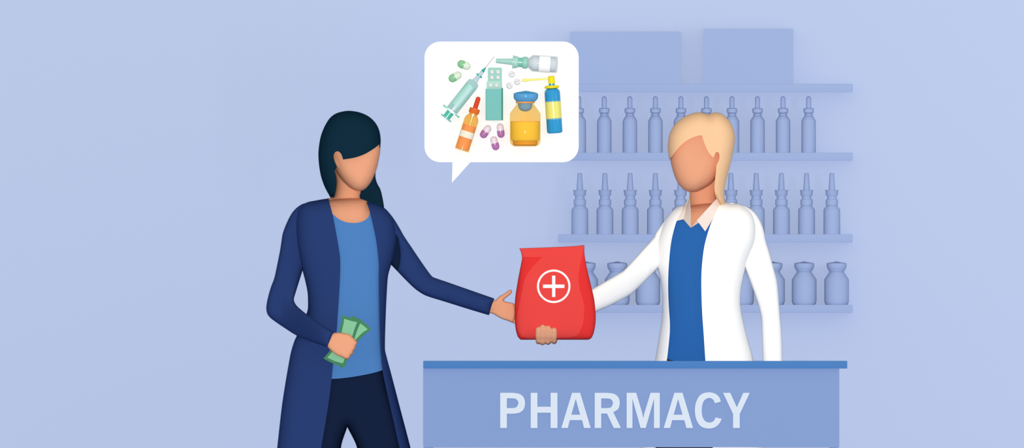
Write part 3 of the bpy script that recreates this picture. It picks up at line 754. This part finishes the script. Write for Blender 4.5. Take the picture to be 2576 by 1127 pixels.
# banknotes in the fist
def note(out, inn, y, lab):
    t = thing('banknote', P(870, 860, y), lab, 'banknote', 'banknotes in the fist')
    bm = bmesh.new(); extrude_poly(bm, [[tuple(p) for p in smooth(out, 4)]], y, y + .0012); f = obj('note_border', bm, M['note'], t)
    bm = bmesh.new(); extrude_poly(bm, [[tuple(p) for p in smooth(inn, 4)]], y - .0006, y + .0004); tag(obj('note_panel', bm, M['notein'], t), 'pale mint inner panel')
note([(860, 793.2, 1), (882.4, 799.4), (905, 805.5, 1), (897, 828), (889, 855), (877, 893), (868.5, 922, 1), (863.9, 922.4, 1), (846.9, 917.5), (828.4, 910), (813.8, 901.7, 1), (831, 880), (842, 860), (852.3, 836.8), (857.5, 815)],
     [(866.3, 801.6, 1), (882, 807), (898, 810.5, 1), (890, 833), (883, 858), (872, 890), (862.5, 914.2, 1), (841.2, 907.8), (823.4, 899.3, 1), (836, 884.8), (848, 864), (858.5, 837.5), (863, 820)], YF + .0165, 'green banknote in the fist, the front one with the wide mint panel')
note([(886, 794.6, 1), (899.4, 799.9), (913.6, 809), (925, 819), (935, 828.3, 1), (925, 835.4), (912.2, 846.8), (898, 861), (880, 888), (861.8, 926.3, 1), (846, 917, 1), (855, 880), (868, 835)],
     [(905.8, 813.4, 1), (916, 820.5), (925, 828.6, 1), (912.2, 836.8), (894.5, 854.6, 1), (890, 856, 1), (897, 835)], YF + .0195, 'green banknote in the fist, the rear one fanned out to the right')

# ================================================================== pharmacist
YP = -1.45
pha = thing('person', P(1770, 1722, YP), 'blond person in white coat and blue top behind the counter, handing over the red bag', 'person')
HB_out = [(1781.6, 287.9, 1), (1794.6, 283.8), (1803.8, 283.3), (1815.3, 286.7), (1826.9, 295.4), (1837.2, 308), (1844, 321.9), (1847.6, 335.7), (1848.5, 350.7), (1846.5, 370.3), (1842.4, 390), (1838.4, 407.3), (1831.5, 433.8), (1825.7, 459.2), (1822.2, 475.4), (1821.4, 488), (1822.8, 500.7), (1826.5, 512, 1)]
HB_left = [(1683.8, 401.9, 1), (1682, 391), (1680.6, 373.8), (1681, 357.7), (1683.8, 340.4), (1690.7, 324.2), (1701, 309.8), (1713.8, 298.8), (1727.7, 290.8), (1743.8, 285), (1757.6, 282.9), (1766.9, 283.8)]
BHAIR = HB_out + [(1812, 516, 1), (1802.6, 499.6, 1), (1798.6, 484.6), (1797.4, 470.7), (1798, 459.2), (1799.7, 444.2), (1801.5, 428), (1802, 416.5, 1), (1807.8, 405), (1809.9, 393.5), (1808.4, 385.3), (1804, 382), (1799.2, 385.3), (1796.3, 392.3), (1794.6, 396.9, 1),
                  (1784.2, 385.3), (1777.3, 372.7), (1770.3, 355.4), (1765.7, 340.1, 1), (1755.3, 341.7), (1743.8, 345.5), (1727.7, 353.6), (1711.5, 366.9), (1697.7, 383.6)] + HB_left
BREF = HB_out[1:10] + [(1842.4, 390), (1839, 408), (1832, 434), (1826.5, 459), (1823, 480), (1823, 500), (1824, 530), (1795, 505), (1740, 490), (1705, 460), (1690, 430)] + HB_left[1:] + [HB_out[0]]
BBACK = [(1790, 293)] + HB_out[1:10] + [(1840, 390), (1834, 408), (1824, 425), (1800, 428), (1780, 450), (1742, 470), (1714, 455), (1702, 432), (1690, 400)] + HB_left[2:-1] + [(1764, 288), (1774, 294)]
BFACE = [(1685, 385), (1686.7, 401), (1689, 414.2), (1694.2, 433.8), (1702.3, 454.6), (1711.5, 468.4), (1721.9, 477.7), (1734, 482.3), (1742.7, 482.8), (1753, 481.7), (1766.9, 475.9), (1780.7, 467.9), (1793.4, 457.5), (1806, 438), (1816, 410), (1824, 375), (1820, 335), (1800, 305), (1765, 297), (1725, 306), (1698, 335), (1687, 365)]
yq = YP - .035
b = bmesh.new()
inflate(b, BFACE, yq - .012, .088, 62)
inflate(b, [(1794, 398), (1798, 387), (1804, 380), (1811, 387), (1812, 400), (1806, 416), (1796, 425), (1790, 410)], yq - .055, .03, 10)
inflate(b, [(1733.7, 470), (1734.4, 485), (1735.3, 495), (1733, 530), (1720, 560), (1738, 580), (1790, 560), (1812, 520), (1803, 499), (1803, 440), (1770, 430)], YP + .024, .046, 30, pw=2.2)
inflate(b, [(1725, 520), (1800, 512), (1860, 530), (1890, 580), (1870, 650), (1850, 740), (1860, 830), (1880, 930), (1880, 1000), (1780, 1040), (1680, 1000), (1665, 930), (1680, 830), (1680, 740), (1675, 650), (1670, 580), (1690, 535)], YP - .006, .08, 75, pw=2.6)
def ycA(x, y): return YP - .222 * ss(1725, 1415, x) 
T([(x, y, float(ycA(x, y))) for x, y in ((1695, 575), (1640, 635), (1610, 672), (1583, 702), (1545, 728), (1510, 748), (1475, 768), (1440, 788))], [22, 14, 12, 11, 11, 12, 13, 15])
T([(1888, 575, YP), (1912, 680, YP), (1935, 780, YP - .006), (1942, 900, YP - .037), (1945, 990, YP - .05)], [24, 22, 18, 17, 15])
for hx, kx, ax in ((1740, 1720, 1712), (1835, 1850, 1858)): T([(hx, 1000, YP), (kx + (hx - kx) * .5, 1150, YP - .01), (kx, 1340, YP - .015), (kx + (ax - kx) * .5, 1480, YP + .01), (ax, 1680, YP + .015)], [40, 36, 29, 26, 20])
# hand under the bag: palm behind it, four fingers curled round its bottom edge
YW = YG + .060
T([(1440, 790, YW + .006), (1418, 812, YW + .0), (1396, 828, YW - .002), (1380, 840, YW - .002)], [15, 15, 14, 12])
T([(1420, 822, YW), (1400, 838, YW - .004), (1390, 849, YW - .010)], [12, 10, 8])
T([(1400, 815, YW), (1372, 832, YW - .002), (1360, 847, YW - .010)], [11, 10, 8])
for fx, top, bot, fr in ((1353.6, 821.8, 865.2, 6.9), (1364.6, 815.5, 868.3, 7.5), (1378.4, 817.9, 867.4, 7.6), (1393.6, 823.4, 862.5, 7.7)):
    r = fr; rb = max(4.9, (bot - 855.4) / 2); by = 855.4 + rb
    fy = lambda y: float(bagfront([(fx, y)], 0)[0]) - r / S - .0016
    T([(fx + 2, 848, YW - .016), (fx + 1, by - 2, YG + .036), (fx, by, YG + .018), (fx, by, YG - .012), (fx, by - 1.5, YG - .030), (fx, 851, fy(850) - .0025), (fx, 844, fy(844) - .0015), (fx, (844 + top) / 2, fy((844 + top) / 2) - .0005), (fx + .3, top + r, fy(top + r))], [8, 7, rb, rb, rb, r - .6, r, r, r - .3])
T([(1408, 815, YW - .004), (1392, 800, YW - .004), (1380, 786, YW - .002)], [9, 8, 6.5])
# hanging hand behind the counter
T([(1945, 990, YP - .05), (1946, 1020, YP - .055), (1946, 1050, YP - .06)], [17, 20, 18])
for k, (dx, ln) in enumerate(((-13, 50), (-4, 58), (5, 54), (13, 44))): T([(1946 + dx, 1052, YP - .06), (1946 + dx * 1.1, 1052 + ln * .5, YP - .066), (1946 + dx, 1052 + ln, YP - .058)], [8, 7, 6])
T([(1930, 1015, YP - .06), (1920, 1045, YP - .075), (1924, 1068, YP - .08)], [9, 8, 6.5])
o = obj('body', b, [M['skin'], M['skinshade']], pha); remesh(o, .0026)
for p in o.data.polygons:
    c = o.matrix_world @ p.center if False else p.center
    if c.x < X(1418) and c.z < Z(770): p.material_index = 1  # shaded copy of the skin colour on the hand holding the bag

b = bmesh.new()
inflate(b, BHAIR, yq, .112, 72, ref=BREF, off=.004, grid=7)
inflate(b, inset(BBACK), yq, .112, 72, kf=-.15, kb=1)
obj('hair', b, M['blond'], pha)

CREF = [(1721.4, 515), (1709.4, 519), (1690, 532.7), (1668, 565), (1652, 610), (1652, 660), (1661.5, 703), (1666.4, 742), (1666.8, 765.4), (1665.4, 800), (1656.9, 853.8), (1648, 907.9), (1612, 1127), (1590, 1300), (1950, 1300), (1923, 1127), (1895, 907.9), (1879.6, 850.8), (1869.3, 809.5), (1863.4, 778), (1861.9, 755), (1863.4, 728.5), (1869.3, 696), (1878, 660), (1900, 600), (1895, 545), (1866, 516.7), (1826, 510.3), (1800, 500), (1740, 500)]
CL = [(1721.4, 515.5, 1), (1712.6, 534.3), (1702.2, 555.9), (1691.9, 591.8), (1687, 618.9), (1683.4, 655), (1681.2, 691.6), (1680.9, 728.5), (1682.4, 770), (1684.9, 806), (1685.2, 825), (1684.2, 846.4), (1677.2, 907.9), (1645, 1127), (1625, 1300, 1), (1590, 1300, 1),
      (1612, 1127), (1648, 907.9), (1656.9, 853.8), (1665.4, 800), (1666.8, 765.4), (1666.4, 742), (1661.5, 703), (1652, 660), (1652, 610), (1668, 565), (1690.3, 532.7), (1699.8, 523.9), (1709.4, 519)]
CR = [(1817.2, 508, 1), (1805.2, 523), (1796.5, 544.3), (1789.3, 559.8), (1779.7, 588.6), (1771.7, 620.5), (1767, 655), (1764.5, 690), (1764.4, 731.5), (1766.3, 785), (1770.5, 846.4), (1774.6, 907.9), (1793, 1127), (1808, 1300, 1), (1950, 1300, 1),
      (1923, 1127), (1895, 907.9), (1879.6, 850.8), (1869.3, 809.5), (1863.4, 778), (1861.9, 755), (1863.4, 728.5), (1869.3, 696), (1874.8, 675.4), (1885, 640), (1900, 600), (1895, 545), (1866, 516.7), (1846.8, 511.6), (1826, 510.3)]
b = bmesh.new()
inflate(b, CL, YP, TT, RR, ref=CREF, off=.010)
inflate(b, CR, YP, TT, RR, ref=CREF, off=.010)
inflate(b, [(1735, 505, 1), (1808, 505, 1), (1850, 700), (1860, 900), (1850, 1000), (1780, 1010), (1690, 1000), (1680, 900), (1690, 700)], YP, TT, RR, ref=CREF, off=.010, kf=-.75)
ASL = [(1716, 524), (1709.4, 519), (1699.8, 523.9), (1690.3, 532.7), (1672.7, 554.3), (1656, 577), (1648.7, 588.6), (1646.3, 595.8), (1620, 625.3), (1585, 664), (1567.5, 682), (1562, 685.5), (1488.4, 728), (1428, 763, 1), (1452, 806, 1), (1498.2, 784.6), (1528.8, 771.3), (1558, 756.7), (1585.4, 741), (1597, 731.3), (1625, 704), (1654.7, 674.7), (1690, 640), (1725, 580), (1735, 540)]
inflate(b, ASL, YP, .040, 34, ycf=ycA, off=.001)
BSL = [(1848, 522), (1866, 516.7), (1883.5, 523), (1897.9, 534.3), (1910.6, 552.7), (1920.2, 575.8), (1925, 599.8), (1928.2, 612.5), (1933.8, 630), (1939.5, 650), (1948, 682), (1954, 706.4), (1957.8, 740.3), (1961.2, 785), (1965.2, 831.6), (1967.4, 875.9), (1968, 907.9), (1970, 1000, 1), (1920, 1000, 1), (1919, 907.9), (1917.2, 839), (1915.6, 800), (1911.8, 780), (1907.7, 765.4), (1895.9, 731.5), (1874.8, 675.4, 1), (1862, 640), (1848, 590), (1842, 550)]
inflate(b, BSL, YP, .042, 34, ycf=lambda x, y: YP - .05 * ss(700, 1000, y), off=.001)
obj('lab_coat', b, M['coat'], pha)
b = bmesh.new()
inflate(b, [(1690, 545), (1702.2, 555.9, 1), (1719, 551.5, 1), (1737.7, 573, 1), (1757.3, 560.6, 1), (1774.1, 575, 1), (1800, 540, 1), (1805, 560), (1790, 640), (1785, 720), (1790, 850), (1795, 918, 1), (1740, 915), (1697, 908), (1678.3, 902.1), (1665, 896, 1), (1670, 820), (1668, 720), (1672, 640), (1680, 580)], YP, TT, RR, ref=CREF, off=.003, kb=.8)
shirt = obj('blue_top', b, M['royal'], pha)
KREF = CREF[:-2] + [(1806, 465), (1730, 465)]
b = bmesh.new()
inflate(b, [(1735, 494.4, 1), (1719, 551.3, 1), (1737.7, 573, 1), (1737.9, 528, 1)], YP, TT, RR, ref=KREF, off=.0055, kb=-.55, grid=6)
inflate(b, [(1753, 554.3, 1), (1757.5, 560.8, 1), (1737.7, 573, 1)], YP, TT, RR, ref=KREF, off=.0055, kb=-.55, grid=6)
tag(obj('collar_shade', b, M['greyshade'], pha), 'shaded inner side of the shirt collar, painted greyish')  # collar's shaded part, its shade put into a greyish colour
b = bmesh.new()
inflate(b, [(1735, 494.4, 1), (1721.4, 515.5, 1), (1712.6, 534.3), (1700, 556.3, 1), (1719, 551.5, 1)], YP, TT, RR, ref=KREF, off=.0085, kb=-.5, grid=6)
inflate(b, [(1802.5, 500, 1), (1818, 508.3, 1), (1806, 524), (1797, 544, 1), (1774.1, 582.2, 1), (1753, 554.3, 1)], YP, TT, RR, ref=KREF, off=.0085, kb=-.5, grid=6)
tag(obj('shirt_collar', b, M['collar'], pha), 'pale pink shirt collar')
b = bmesh.new()
inflate(b, [(1665, 885, 1), (1800, 885, 1), (1850, 960), (1870, 1040), (1890, 1127), (1895, 1300), (1890, 1500), (1888, 1668, 1), (1828, 1668, 1), (1818, 1500), (1800, 1250), (1790, 1180, 1), (1775, 1250), (1755, 1500), (1743, 1668, 1), (1683, 1668, 1), (1678, 1500), (1668, 1300), (1650, 1127), (1650, 1040), (1660, 960)], YP, .099, 50)
obj('trousers', b, M['black'], pha)
shoe(pha, 1712, YP, M['shoe'], -1); shoe(pha, 1858, YP, M['shoe'], 1)

# ================================================================== light and camera
w = bpy.data.worlds.new('World'); SC.world = w; w.use_nodes = True
bg = w.node_tree.nodes['Background']
bg.inputs['Color'].default_value = (1, .985, .935, 1); bg.inputs['Strength'].default_value = 0.44
def area(name, loc, target, sx, sy, power):
    l = bpy.data.lights.new(name, 'AREA'); l.shape = 'RECTANGLE'; l.size = sx; l.size_y = sy; l.energy = power
    o = bpy.data.objects.new(name, l); COL.objects.link(o); o.location = loc
    o.rotation_euler = (Vector(target) - Vector(loc)).to_track_quat('-Z', 'Y').to_euler()
    return o
sl = bpy.data.lights.new('sun_lamp', 'SUN'); sl.energy = math.pi * .63; sl.color = (1, .985, .945); sl.angle = math.radians(.15)
so = bpy.data.objects.new('sun_lamp', sl); COL.objects.link(so); so.location = (0, -4, 2.2); so.rotation_euler = (math.radians(90), 0, 0)
area('added_strip_light', (3.2, -2.4, 1.9), (0, -.3, 1.75), .14, 1.2, 6.5)  # added unseen area light that puts highlights on the glossy medicines

cam = bpy.data.cameras.new('Camera'); cam.type = 'ORTHO'; cam.ortho_scale = 2576 / S
cam.clip_start = .05; cam.clip_end = 50
co = bpy.data.objects.new('Camera', cam); COL.objects.link(co)
co.location = (0, -5.0, Z(563.5)); co.rotation_euler = (math.radians(90), 0, 0)
SC.camera = co
vs = SC.view_settings
vs.view_transform = 'Standard'; vs.look = 'None'; vs.gamma = 1; vs.use_curve_mapping = False
vs.exposure = 0.25
